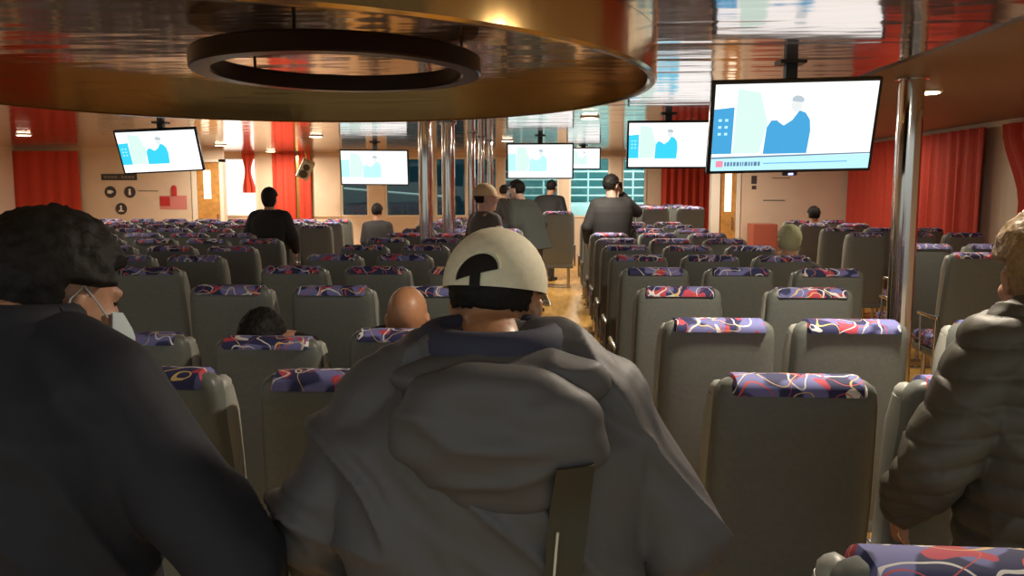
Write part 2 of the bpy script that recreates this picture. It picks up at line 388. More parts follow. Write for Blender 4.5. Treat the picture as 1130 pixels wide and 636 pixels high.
def tv(px, py, Y, w, h, rot, label, fig='scr_blue', left='scr_blue', bg='scr_white', banner=True, detail=True):
    c = at(px, py, Y); t = thing('television', label, 'television', c, rot=tuple(R(a) for a in rot))
    b = bmesh.new(); rbox(b, -w / 2, w / 2, 0, .05, -h / 2, h / 2, .008); obj('housing', b, 'tv_black', t)
    b = bmesh.new(); e = .022; W2, H2 = w / 2 - e, h / 2 - e
    mats = [bg, fig, left, 'scr_pale', 'scr_sky', 'scr_line', 'scr_skin', 'scr_red', 'scr_white', 'scr_hair']
    d = [0]
    def poly(pts, mi):
        d[0] += .0004
        b.faces.new([b.verts.new((x * 2 * W2 - W2, -.002 - d[0], z * 2 * H2 - H2)) for x, z in pts]).material_index = mi
    poly([(0, 0), (1, 0), (1, 1), (0, 1)], 0)
    poly([(.13, .2), (.30, .2), (.34, .55), (.28, .9), (.14, .95)], 3)
    poly([(.0, .20), (.125, .20), (.125, .74), (.0, .72)], 2)
    # presenter: shoulders, arms and head
    poly([(.325, .19), (.60, .19), (.61, .45), (.60, .58), (.57, .66), (.53, .69), (.49, .58), (.44, .52), (.40, .58), (.36, .58), (.335, .50)], 1)
    poly([(.40, .57), (.44, .52), (.49, .58), (.53, .69), (.47, .68)], 0)
    poly([(.51 + .035 * cos(a), .75 + .085 * sin(a)) for a in [2 * pi * q / 14 for q in range(14)]], 6)
    poly([(.475, .80), (.50, .79), (.55, .78), (.553, .82), (.53, .855), (.50, .86), (.48, .84)], 9)
    if detail:
        for i in range(3):
            for j in range(2): poly([(.03 + .04 * j, .42 + .08 * i), (.05 + .04 * j, .42 + .08 * i), (.05 + .04 * j, .45 + .08 * i), (.03 + .04 * j, .45 + .08 * i)], 4)
        poly([(.46, .80), (.55, .77), (.56, .84), (.52, .88), (.46, .86)], 5) if False else None
    if banner:
        poly([(0, 0), (1, 0), (1, .17), (0, .15)], 4)
        poly([(0, .145), (1, .175), (1, .19), (0, .165)], 5)
        poly([(.03, .045), (.075, .045), (.075, .12), (.03, .12)], 7)
        x = .085
        r2 = random.Random(3)
        while x < .30:
            k = .008 + r2.random() * .012; poly([(x, .055), (x + k, .055), (x + k, .105), (x, .105)], 5); x += k + .006
        poly([(.33, .078), (.86, .085), (.86, .095), (.33, .088)], 2)
    obj('screen', b, mats, t)
    if banner:
        b = bmesh.new(); box(b, -.03, .06, .01, .03, -h / 2 - .022, -h / 2 - .001); obj('sensor_bar', b, 'dark_plastic', t)
        b = bmesh.new(); box(b, .005, .035, .005, .0095, -h / 2 - .018, -h / 2 - .006); obj('power_light', b, 'led_blue', t)
    # ceiling bracket, upright in the room
    m = t.matrix_basis.inverted()
    b = bmesh.new(); box(b, -.05, .05, .03, .09, -.1, .1); box(b, -.12, .12, .045, .06, -.08, .08)
    top = Matrix.Translation(c) @ Euler(tuple(R(a) for a in rot)).to_matrix().to_4x4() @ Vector((0, .08, 0))
    tt = bmesh.new(); box(tt, top.x - .035, top.x + .035, top.y - .02, top.y + .04, top.z - .02, CEIL)
    box(tt, top.x - .08, top.x + .08, top.y - .06, top.y + .08, CEIL - .012, CEIL)
    mi = (Matrix.Translation(c) @ Euler(tuple(R(a) for a in rot)).to_matrix().to_4x4()).inverted()
    bmesh.ops.transform(tt, matrix=mi, verts=tt.verts[:]); merge(b, tt)
    obj('ceiling_bracket', b, 'dark_plastic', t)
    return t
T = []
tv(875, 140, 4.9, 1.02, .58, (16, -1.2, 1), 'largest flat television hung from the ceiling beside the thick pole')
tv(738, 160, 8.2, .87, .50, (10, 0, -2), 'medium flat television left of the largest one, above the right seats', 'scr_cyan', 'scr_cyan', banner=False)
tv(596, 178, 11.5, .99, .53, (8, 0, 0), 'pale television above the middle of the aisle', 'scr_mint', 'scr_mint', 'scr_white', banner=False)
tv(413, 185, 13.0, 1.17, .60, (8, .5, 0), 'washed out television left of the chrome pole cluster', 'scr_mint', 'scr_mint', 'scr_white', banner=False)
tv(176, 167, 9.0, .94, .54, (22, -3, 8), 'tilted television hanging before the left beige partition', 'scr_cyan', 'scr_cyan', banner=False)
tv(644, 175, 14.2, .62, .40, (5, 0, 0), 'smallest television half hidden behind the aisle one', 'scr_pale', 'scr_pale', banner=False)

# ------------------------------------------------------------------ curtains
def curtain(p0, p1, z0, z1, label, folds=9, amp=.035, pinch=None):
    p0, p1 = Vector((*p0, 0)), Vector((*p1, 0)); d = p1 - p0; nrm = Vector((-d.y, d.x, 0)).normalized()
    b = bmesh.new(); n = folds * 8; rows = 14; th = .012
    for side in (0, 1):
        pass
    grid = [[], []]
    for side in (0, 1):
        for i in range(rows + 1):
            v = i / rows; z = z1 + (z0 - z1) * v; ring = []
            for j in range(n + 1):
                u = j / n
                uu = u
                if pinch: c0, k = pinch; s = 1 - k * sin(pi * min(1, v * 1.1)) ** 2; uu = c0 + (u - c0) * s
                a = amp * (.6 + .4 * v) * (sin(u * folds * 2 * pi + .5 * sin(3 * v)) + .25 * sin(u * folds * 4.7 * pi + 1))
                p = p0 + d * uu + nrm * (a + side * th); ring.append(b.verts.new((p.x, p.y, z)))
            grid[side].append(ring)
    for side in (0, 1):
        g = grid[side]
        for i in range(rows):
            for j in range(n): b.faces.new((g[i][j], g[i][j + 1], g[i + 1][j + 1], g[i + 1][j]))
    A, B = grid
    for i in range(rows):
        b.faces.new((A[i][0], B[i][0], B[i + 1][0], A[i + 1][0])); b.faces.new((A[i][n], B[i][n], B[i + 1][n], A[i + 1][n]))
    for j in range(n):
        b.faces.new((A[0][j], B[0][j], B[0][j + 1], A[0][j + 1])); b.faces.new((A[rows][j], B[rows][j], B[rows][j + 1], A[rows][j + 1]))
    o = obj('curtain', b, 'curtain_red', smooth=True); return tag(o, label, 'curtain', 'red curtains')
curtain((XR - .13, 11.1), (XR - .13, 13.42), .35, 2.36, 'red curtain on the right wall touching the beige partition', 9)
curtain((XR - .13, 9.35), (XR - .13, 11.0), .35, 2.36, 'red curtain on the right wall just right of the thick pole', 7)
curtain((XR - .13, 5.6), (XR - .13, 9.0), .35, 2.36, 'red curtain at the right edge of the picture behind the standing man', 13, pinch=(.0, .12))
curtain((ax(10, YPL - .12), YPL - .12), (ax(88, YPL - .12), YPL - .12), .3, 2.36, 'red curtain left of the partition with round signs', 5, .02)
curtain((fx(303), YF - .12), (fx(328), YF - .12), .4, CEIL - .002, 'front red curtain left of the gold strip', 3, .025)
curtain((fx(332), YF - .12), (fx(345), YF - .12), .4, CEIL - .002, 'narrow front red curtain right of the gold strip', 2, .02)
curtain((fx(270), YF - .12), (fx(284), YF - .12), 1.55, CEIL - .002, 'short gathered red curtain over the lit doorway', 2, .02, pinch=(.4, .5))
curtain((fx(729), YF - .12), (fx(785), YF - .12), .4, CEIL - .002, 'red curtain at the front under the medium television', 7, .03)

# ------------------------------------------------------------------ signs and small wall things
def flat(bm, px0, px1, py0, py1, Y, th=.008, mi=0):
    a, c = at(px0, py1, Y), at(px1, py0, Y); box(bm, min(a.x, c.x), max(a.x, c.x), Y - th, Y, a.z, c.z, mi)
y = YPL - .001
b = bmesh.new(); flat(b, 112, 151, 192, 199, y); s = obj('sign_plate', b, 'sign_dark'); tag(s, 'long dark sign plate under the tilted television', 'sign')
b = bmesh.new()
for k in range(9):
    if k != 4: flat(b, 115 + 3.8 * k, 117.6 + 3.8 * k, 194.3, 196.7, y - .0085, .003)
obj('lettering', b, 'text_grey', s)
def round_sign(px, py, kind, label):
    c = at(px, py, y); t = thing('round_sign', label, 'sign', c, group='round pictogram signs')
    b = bmesh.new(); r = .112; tube(b, [(0, 0, 0), (0, -.01, 0)], r, 28); obj('disc', b, 'sign_dark', t)
    b = bmesh.new()
    if kind == 0: rbox(b, -.055, .03, -.016, -.0105, -.03, .035, .002, 1); box(b, .03, .06, -.016, -.0105, -.01, .02)
    elif kind == 1: box(b, -.022, .022, -.016, -.0105, -.06, .015); tube(b, [(0, -.0105, .04), (0, -.016, .04)], .022, 16)
    else:
        tube(b, [(0, -.0105, .045), (0, -.016, .045)], .02, 16); box(b, -.016, .016, -.016, -.0105, -.03, .02); box(b, -.05, .05, -.016, -.0105, -.055, -.03)
    obj('pictogram', b, 'sign_white', t)
round_sign(122, 212, 0, 'upper left of three round dark pictogram signs')
round_sign(143.5, 212, 1, 'upper right of three round dark pictogram signs')
round_sign(134, 230.5, 2, 'lowest of three round dark pictogram signs')
b = bmesh.new(); flat(b, 153, 175, 210.3, 211.2, y); tag(obj('lettering_strip', b, 'text_grey'), 'thin line of lettering right of the round signs', 'lettering')
b = bmesh.new(); flat(b, 164, 185, 248.2, 249.3, y); tag(obj('lettering_strip', b, 'text_grey'), 'thin line of lettering below the red poster', 'lettering')
t = thing('wall_poster', 'red and pink poster on the left beige partition', 'poster', at(192, 224, y))
b = bmesh.new(); w0 = at(177, 231, y) - at(192, 224, y); w1 = at(206, 216, y) - at(192, 224, y)
box(b, w0.x, w1.x, -.006, 0, w0.z, w1.z, 0); box(b, w0.x, w0.x + .2, -.008, -.0065, w0.z + .06, w1.z - .02, 1)
obj('sheet', b, ['sign_pink', 'sign_red'], t)
b = bmesh.new(); rbox(b, -.03, .07, -.03, 0, w1.z, w1.z + .16, .01); ell(b, (.02, -.015, w1.z + .16), (.05, .014, .04), sub=2); obj('emblem', b, 'sign_red', t)
y = YPR - .001
b = bmesh.new(); flat(b, 829, 835, 194, 203, y); flat(b, 829.5, 834.5, 205, 209, y); tag(obj('notice', b, 'sign_dark'), 'small dark notice beside the right door', 'notice')
b = bmesh.new(); flat(b, 842, 866, 220.6, 221.8, y); flat(b, 852, 872, 196, 197, y); tag(obj('lettering_strip', b, 'text_grey'), 'thin lines of lettering on the right beige partition', 'lettering')
b = bmesh.new(); a = at(828, 247, 13.2); rbox(b, a.x, a.x + .4, 13.0, 13.4, 0, a.z, .01); o = obj('red_cabinet', b, 'red_box'); tag(o, 'low red brown cabinet against the right beige partition', 'cabinet')
# hanging speaker by the front curtain
c = at(337, 187, 16.2); t = thing('hanging_speaker', 'grey box speaker tilted under the ceiling before the front red curtain', 'speaker', c, rot=(R(20), R(25), R(20)))
b = bmesh.new(); rbox(b, -.13, .13, -.1, .1, -.2, .2, .015); obj('housing', b, 'vinyl_light', t)
b = bmesh.new(); tube(b, [(0, -.101, .08), (0, -.112, .08)], .07, 20); tube(b, [(0, -.101, -.08), (0, -.112, -.08)], .09, 20); obj('driver', b, 'dark_plastic', t)
b = bmesh.new(); tube(b, [(0, 0, .18), Euler((R(20), R(25), R(20))).to_matrix().inverted() @ Vector((0, 0, CEIL - c.z - .001))], .02); obj('bracket', b, 'gold_trim', t)
b = bmesh.new(); a, c = fx(329), fx(332); box(b, a, c, YF - .1, YF - .02, .4, 2.36); struct('trim_4', b, 'gold_trim')

# ------------------------------------------------------------------ outside the front windows
b = bmesh.new(); box(b, -40, 30, YF + .3, 60, -1.6, -1.5); o = struct('water_surface', b, 'water')
t = thing('moored_boat', 'white boat with deck rails seen through the front windows', 'boat', (0, 21.5, 0))
b = bmesh.new(); rbox(b, -1.6, 5.5, 0, 3.5, -1.4, 1.25, .15); obj('hull', b, 'boat_white', t, smooth=True)
b = bmesh.new(); rbox(b, -1.2, 5.0, 1.2, 3.2, 1.25, 3.4, .08); obj('cabin', b, 'boat_teal', t)
b = bmesh.new()
for k in range(4): tube(b, [(-1.5, .1, 1.45 + .22 * k), (5.4, .1, 1.45 + .22 * k)], .025, 8)
for k in range(12): tube(b, [(-1.5 + k * .62, .1, 1.2), (-1.5 + k * .62, .1, 2.15)], .025, 8)
obj('deck_rail', b, 'boat_white', t)
b = bmesh.new(); rbox(b, 1.5, 1.9, -.1, 0, 2.9, 3.0, .02); obj('added_deck_light', b, 'lamp_glow', t)  # glowing fixture invented to go with the boat fill light
ld = bpy.data.lights.new('boat_fill', 'AREA'); ld.energy = 160; ld.size = .6; ld.color = (.8, 1, .97); lo = bpy.data.objects.new('boat_fill', ld); COL.objects.link(lo)  # area light added before the boat to brighten its hull
lo.parent = t; lo.location = (1.7, -1.6, 3.6); lo.rotation_euler = (R(35), 0, 0)
t = thing('quay_rail', 'thin white rail outside the front windows left of the poles', 'rail', (0, 20, 0))
b = bmesh.new(); a, c = at(340, 205, 20), at(490, 217, 20); tube(b, [(a.x, 0, a.z), (c.x, 0, c.z)], .03, 8); obj('rail', b, 'boat_white', t)
b = bmesh.new()
for x in (a.x + .3, c.x - .3): tube(b, [(x, 0, -1.5), (x, 0, 1.6)], .03, 8)
obj('post', b, 'boat_teal', t)

# ------------------------------------------------------------------ passenger seat
REC = math.tan(R(8))
def ybk(z, rec=REC): return (1.15 - z) * rec          # back face of the shell
def make_seat():
    t = thing('passenger_seat', '', 'seat')
    # back shell: stack of rounded rectangles, narrowing and rounding off at the top
    def shell(inset=0.):
        b = bmesh.new(); secs = []
        prof = [(.36, .200, .10), (.45, .213, .115), (.60, .217, .12), (.80, .217, .118), (.95, .213, .110), (1.04, .210, .104), (1.09, .208, .100),
                (1.12, .204, .094), (1.138, .196, .082), (1.150, .180, .060), (1.156, .155, .030)]
        for z, w, th in prof:
            cy = ybk(z) + .055 + (0 if z < 1.05 else 0); secs.append((0, cy, z, w, th / 2))
        loft(b, secs, 40, 4.5); return b
    obj('back_shell', shell(), 'vinyl', t, smooth=True)
    # side bolsters on the front, lighter vinyl
    for s in (-1, 1):
        b = bmesh.new(); pts = []; rr = []
        for i in range(9):
            z = .50 + .60 * i / 8; pts.append((s * .186, ybk(z) + .098, z)); rr.append(.040 - (.010 if i == 8 else 0))
        tube(b, pts, rr, 12, 1.2); ell(b, pts[-1], (.028, .042, .036), sub=2)
        obj('side_bolster', b, 'vinyl_light', t, smooth=True, label='pale vinyl side bolster')
    # fabric strip up the front and over the top
    b = bmesh.new(); path = []
    for i in range(8): z = .52 + .56 * i / 7; path.append((ybk(z) + .138, z))
    path += [(.142, 1.110), (.128, 1.140), (.098, 1.158), (.060, 1.163), (.026, 1.158), (.007, 1.146), (.0, 1.130), (.001, 1.118)]
    inner = [(p[0] + (.0 if i < 8 else 0), p[1]) for i, p in enumerate(path)]
    k = len(path); xs = [-.170, -.160, -.12, -.06, 0, .06, .12, .160, .170]
    def off(i, d):
        a = Vector(path[max(i - 1, 0)]); c = Vector(path[min(i + 1, k - 1)]); v = (c - a).normalized(); nn = Vector((v.y, -v.x)); return Vector(path[i]) - nn * d
    outer = [[b.verts.new((x, *( off(i, .014 if abs(x) > .165 else 0) ))) for x in xs] for i in range(k)]
    inn = [[b.verts.new((x, *off(i, .025))) for x in xs] for i in range(k)]
    for g in (outer, inn):
        for i in range(k - 1):
            for j in range(len(xs) - 1): b.faces.new((g[i][j], g[i][j + 1], g[i + 1][j + 1], g[i + 1][j]))
    m = len(xs) - 1
    for i in range(k - 1):
        b.faces.new((outer[i][0], inn[i][0], inn[i + 1][0], outer[i + 1][0])); b.faces.new((outer[i][m], inn[i][m], inn[i + 1][m], outer[i + 1][m]))
    for j in range(m):
        b.faces.new((outer[0][j], inn[0][j], inn[0][j + 1], outer[0][j + 1])); b.faces.new((outer[k - 1][j], inn[k - 1][j], inn[k - 1][j + 1], outer[k - 1][j + 1]))
    obj('backrest_cover', b, 'fabric', t, smooth=True, label='navy fabric cover with red and white squiggles')
    # cushion
    b = bmesh.new(); rbox(b, -.205, .205, .17, .62, .36, .47, .03, 3); obj('seat_cushion', b, 'fabric', t, smooth=True)
    b = bmesh.new(); rbox(b, -.21, .21, .12, .60, .30, .362, .012, 2); obj('seat_pan', b, 'vinyl', t, smooth=True)
    for s in (-1, 1):
        b = bmesh.new(); rbox(b, s * .232 - .014, s * .232 + .014, .12, .46, .62, .65, .01, 2)
        tube(b, [(s * .232, .40, .33), (s * .232, .42, .62)], .011, 8); tube(b, [(s * .232, .16, .33), (s * .232, .15, .62)], .011, 8)
        tube(b, [(s * .20, .40, .335), (s * .238, .40, .335)], .010, 8)
        obj('armrest', b, ['seat_metal'], t, smooth=True)
    for yy in (.20, .50):
        b = bmesh.new(); tube(b, [(-.15, yy, 0.012), (-.15, yy, .31)], .018, 10); tube(b, [(.15, yy, 0.012), (.15, yy, .31)], .018, 10)
        box(b, -.19, .19, yy - .03, yy + .03, 0, .014); obj('leg_frame', b, 'seat_metal', t, smooth=True)
    return t
proto = make_seat(); used = [False]
def seat(x, Y, label, group, z=0, rz=0, sc=1., rec=0., sx=None):
    if used[0]: o = copy_tree(proto)
    else: o = proto; used[0] = True
    o.location = (x, Y, z); o.rotation_euler = (0, 0, R(rz)); o.scale = (sx or sc, 1, sc)
    o['label'] = label; o['category'] = 'seat'; o['group'] = group
    return o
ORD = ['first', 'second', 'third', 'fourth', 'fifth', 'sixth', 'seventh', 'eighth', 'ninth', 'tenth', 'eleventh', 'twelfth', 'thirteenth', 'fourteenth', 'fifteenth']
# right block, beside the aisle
RY = [1.0, 1.96, 2.85, 3.79, 4.74, 5.68, 6.62, 7.56, 8.5, 9.44, 10.38, 11.3]
RXc = [.635, 1.165, 1.695]
near = {(0, 0): 'grey seat with navy swirl top in the bottom right corner',
        (1, 0): 'large grey seat back in front of the camera, right of the grey jacket',
        (1, 1): 'grey seat hidden mostly behind the man in the olive quilted jacket',
        (2, 0): 'grey seat with red squiggled top, directly before the large grey one',
        (2, 1): 'grey seat at the foot of the thick chrome pole',
        (2, 2): 'grey seat top showing left of the brown haired man',
        (3, 0): 'grey aisle seat in the fourth row of the right block',
        (3, 1): 'grey seat with an empty gap to its right in the fourth row'}
COLW = ['aisle', 'middle', 'outer']
for i, Y in enumerate(RY):
    for j, x in enumerate(RXc):
        if i == 0 and j > 0: continue
        if i == 1 and j > 1: continue
        if i == 3 and j == 2: continue
        if i == 9 and j == 0: continue
        dx = {(1, 1): -.035, (0, 0): -.03, (2, 1): -.05, (3, 1): .11}.get((i, j), rnd.uniform(-.01, .01))
        if i == 9 and j == 0: continue
        lab = near.get((i, j), 'grey seat with navy swirl top, %s row of the right block, %s column' % (ORD[i], COLW[j]))
        seat(x + dx, Y + (rnd.uniform(-.02, .02) if i > 2 else 0), lab, 'seats of the right aisle block', rz=rnd.uniform(-1, 1), sc=.98 if i == 0 else 1, sx=1)
for i, Y in enumerate((12.25, 13.15, 14.05)):
    for j, x in enumerate((1.10, 1.64, 2.18)):
        seat(x, Y, 'far seat on the raised deck, %s raised row, %s from the aisle' % (ORD[i], ORD[j]), 'seats on the raised deck', z=.2)
# left block, beside the aisle
LY = [1.95, 2.85, 3.75, 4.72, 5.62, 6.55, 7.5, 8.4, 9.3, 10.2, 11.1, 12.0, 12.9]
LXc = [-.575, -1.105, -1.635]
near = {(0, 0): 'grey seat with bright navy and red top between the two standing men',
        (0, 1): 'grey seat with pale side bolster right of the navy clad man',
        (1, 0): 'grey seat before the bald passenger, left of the cap wearer',
        (1, 1): 'reclined seat with a dark haired head above its top',
        (1, 2): 'reclined seat right beside the face mask of the navy clad man'}
for i, Y in enumerate(LY):
    for j, x in enumerate(LXc):
        if i == 0 and j == 2: continue
        if j == 0 and Y > 9.6: continue
        if j == 0 and i == 6: continue
        z = 0; sc = 1.
        if i == 1: sc = (.955, .925, .935)[j]
        lab = near.get((i, j), 'grey seat with navy top, %s row of the left block, %s column' % (ORD[i], COLW[j]))
        seat(x, Y, lab, 'seats of the left aisle block', rz=rnd.uniform(-1, 1), sc=sc, sx=1)
# far left block
OY = [4.6, 5.45, 6.35, 7.3, 8.25, 9.2, 10.15, 11.1, 12.05]
for i, Y in enumerate(OY):
    xe = -2.3 - .12 * (Y - 4.6) - .215
    for j in range((5, 6, 7, 8, 8, 8, 8, 8, 8)[i]):
        if (i, j) == (4, 1): pass
        if abs(xe - .53 * j + 2.92) < .5 and abs(Y + .3 - 8.75) < .85: continue
        seat(xe - .53 * j, Y, 'seat of the far left block, %s row, %s from its aisle' % (ORD[i], ORD[j]), 'seats of the far left block', rz=3 + rnd.uniform(-1, 1))
# far right block
for i, Y in enumerate((6.0, 6.95, 8.7, 9.8, 11.0, 12.1)):
    xe = 3.03 + .09 * (Y - 6) + .215
    for j in range(3 if i != 0 else 3):
        if xe + .53 * j + .25 > XR - .2: continue
        seat(xe + .53 * j, Y, 'dark seat of the far right block, %s row, %s from its aisle' % (ORD[i], ORD[j]), 'seats of the far right block', rz=-2 + rnd.uniform(-1, 1))
seat(ax(616, 12.6), 12.6, 'lone grey seat standing at the end of the aisle', 'lone seats', sc=1.10, rz=0, sx=1.22)

# ------------------------------------------------------------------ people
mat('skin', (.50, .27, .17), .5, var=.08, bump=.001, bscale=60)
mat('skin_tan', (.46, .23, .12), .42, var=.06, bump=.001, bscale=60)
mat('skin_pale', (.62, .40, .32), .5, var=.06)
mat('hair_black', (.010, .008, .007), .65, bump=.003, bscale=120, bstr=.5, spec=.3)
mat('hair_brown', (.30, .19, .08), .4, bump=.003, bscale=110, bstr=.6, var=.28)
mat('navy_cloth', (.008, .011, .020), .75, bump=.003, bscale=40, bstr=.3)
mat('grey_cloth', (.085, .085, .090), .60, bump=.003, bscale=35, bstr=.3)
mat('collar_cloth', (.035, .038, .07), .8)
mat('olive_cloth', (.075, .068, .048), .58, bump=.004, bscale=30, bstr=.35)
mat('dark_cloth', (.03, .03, .032), .8)
mat('green_grey_cloth', (.055, .065, .06), .8)
mat('mid_grey_cloth', (.12, .11, .105), .8)
mat('black_cloth', (.010, .010, .012), .8)
mat('jeans', (.03, .04, .07), .8)
mat('cap_beige', (.80, .77, .58), .75, bump=.002, bscale=80, bstr=.3, var=.06)
mat('cap_tan', (.66, .50, .30), .75)
mat('cap_green', (.40, .42, .24), .75)
mat('mask_blue', (.55, .66, .72), .7)
mat('shoe_dark', (.02, .018, .016), .5)
mat('strap_olive', (.045, .042, .028), .6, bump=.002, bscale=120)
mat('piping', (.65, .62, .5), .5)
mat('eye_dark', (.02, .015, .012), .2)
mat('phone_black', (.01, .01, .012), .15)
def rotz(v, a): c, s = cos(a), sin(a); return Vector((v[0] * c - v[1] * s, v[0] * s + v[1] * c, v[2]))
def head_vol(bm, hc, yaw, k=1., pitch=0.):
    """head volumes round centre hc, face to local +Y turned by yaw"""
    mt = Matrix.Translation(hc) @ Euler((pitch, 0, yaw)).to_matrix().to_4x4() @ Matrix.Scale(k, 4)
    t = bmesh.new()
    ell(t, (0, -.012, .028), (.076, .096, .092)); ell(t, (0, .022, -.03), (.066, .076, .085)); ell(t, (0, .03, -.075), (.052, .058, .045))
    ell(t, (0, .075, -.103), (.024, .022, .018)); ell(t, (0, .078, .018), (.052, .020, .014))
    for s in (-1, 1):
        ell(t, (s * .040, .065, -.035), (.026, .028, .026)); ell(t, (s * .079, -.004, -.015), (.009, .019, .031), (0, s * .15, s * .35), 2)
        ell(t, (s * .077, .0, -.038), (.007, .009, .010), None, 2)
    tube(t, [(0, .085, .012), (0, .102, -.012), (0, .114, -.034), (0, .095, -.045)], [.009, .011, .015, .010], 10)
    for s in (-1, 1): ell(t, (s * .012, .100, -.036), (.009, .010, .008), None, 2)
    ell(t, (0, .094, -.064), (.024, .009, .006), None, 2); ell(t, (0, .092, -.074), (.020, .009, .007), None, 2)
    bmesh.ops.transform(t, matrix=mt, verts=t.verts[:]); merge(bm, t)
    return mt
def hair_obj(parent, mt, m, length=.0, top=.014, grain=60, name='hair', cover_nape=.075, amp=.004, sub=5):
    t = bmesh.new(); bmesh.ops.create_icosphere(t, subdivisions=sub, radius=1)
    for v in t.verts:
        d = v.co.normalized(); p = Vector((d.x * (.076 + top), d.y * (.096 + top) - .012, d.z * (.092 + top) + .028))
        if d.z < 0: p.z = .028 + d.z * (.092 + top + length)
        # face, ear and jaw areas sink below the skin
        hid = 0
        if p.y > .045 and p.z < .058 + .02 * abs(d.x): hid = 1
        if p.y > -.034 and p.z < .024: hid = 1
        if p.z < .028 - cover_nape - length: hid = 1
        st = noise.noise(Vector((d.x * grain * .35, d.y * grain * .35, d.z * grain * .12))) * amp * 1.6 + noise.noise(Vector((d.x * grain, d.y * grain, d.z * grain * .2))) * amp * .8
        clump = noise.noise(d * 5) * amp * 1.5
        if hid: p = Vector((p.x * .72, (p.y + .012) * .72 - .012, (p.z - .028) * .72 + .028))
        else: p += d * (st + clump)
        v.co = p
    bmesh.ops.transform(t, matrix=mt, verts=t.verts[:]); return obj(name, t, m, parent, smooth='all')
def eyes_mask(parent, mt, mask=False, eyes=True):
    if eyes:
        for s in (-1, 1):
            t = bmesh.new(); ell(t, (s * .030, .077, .002), (.012, .010, .008), None, 2); bmesh.ops.transform(t, matrix=mt, verts=t.verts[:]); obj('eye', t, 'eye_dark', parent, smooth=True)
    if mask:
        t = bmesh.new(); n = 14; rows = 8; g = []
        for side in (0, 1):
            gg = []
            for i in range(rows + 1):
                v = i / rows; z = -.012 - .10 * v; r = []
                for j in range(n + 1):
                    a = -1.05 + 2.1 * j / n; bul = .014 + .036 * sin(pi * min(1, v * 1.0)) * cos(a) ** 2
                    rx, ry = .074 + bul * .5, .088 + bul; taper = 1 - .12 * max(0, v - .7) / .3
                    r.append(t.verts.new((rx * sin(a) * taper * (1 - side * .03), .006 + ry * cos(a) * (1 - side * .03) * (1 if v < .8 else 1 - (v - .8) * .5), z)))
                gg.append(r)
            g.append(gg)
        for gg in g:
            for i in range(rows):
                for j in range(n): t.faces.new((gg[i][j], gg[i][j + 1], gg[i + 1][j + 1], gg[i + 1][j]))
        bmesh.ops.transform(t, matrix=mt, verts=t.verts[:]); mk = obj('face_mask', t, 'mask_blue', parent, smooth=True)
        for s in (-1, 1):
            t = bmesh.new(); tube(t, [(s * .070, .05, -.022), (s * .084, .02, .0), (s * .090, -.008, .022), (s * .090, -.026, .0), (s * .084, -.022, -.035), (s * .080, .004, -.065), (s * .070, .045, -.100)], .0014, 6)
            bmesh.ops.transform(t, matrix=mt, verts=t.verts[:]); obj('ear_loop', t, 'mask_blue', mk, smooth=True)
def hand_vol(bm, w, d, nrm, side, curl=.35, k=1.):
    """palm and five fingers from wrist w along d; nrm = back of the hand; side puts the thumb"""
    w, d, nrm = Vector(w), Vector(d).normalized(), Vector(nrm); nrm = (nrm - d * nrm.dot(d)).normalized(); s = d.cross(nrm) * side
    capsule(bm, w, w + d * .03, .026 * k, .026 * k)
    for f in range(4): q = (f - 1.5) * .020; capsule(bm, w + d * .02 + s * q * .6, w + d * .085 * k + s * q, .016 * k, .013 * k, 8)
    for f, ln in enumerate((.068, .078, .073, .056)):
        q = (1.5 - f) * .0225; p = w + d * .088 * k + s * q; dd = (d + s * (1.5 - f) * .07).normalized(); a = curl * .6; l = ln * k
        for seg, (fr, r) in enumerate(((.45, .0095), (.32, .0088), (.23, .008))):
            dv = (dd * cos(a) - nrm * sin(a)); p2 = p + dv * l * fr; capsule(bm, p, p2, r, r * .95, 8); p = p2; a += curl
    p = w + d * .025 + s * .026; dv = (d * .6 + s * .75 - nrm * .25).normalized(); p2 = p + dv * .045 * k; capsule(bm, p, p2, .013, .011, 8)
    dv = (d * .85 + s * .35 - nrm * .3).normalized(); capsule(bm, p2, p2 + dv * .032 * k, .0105, .0085, 8)
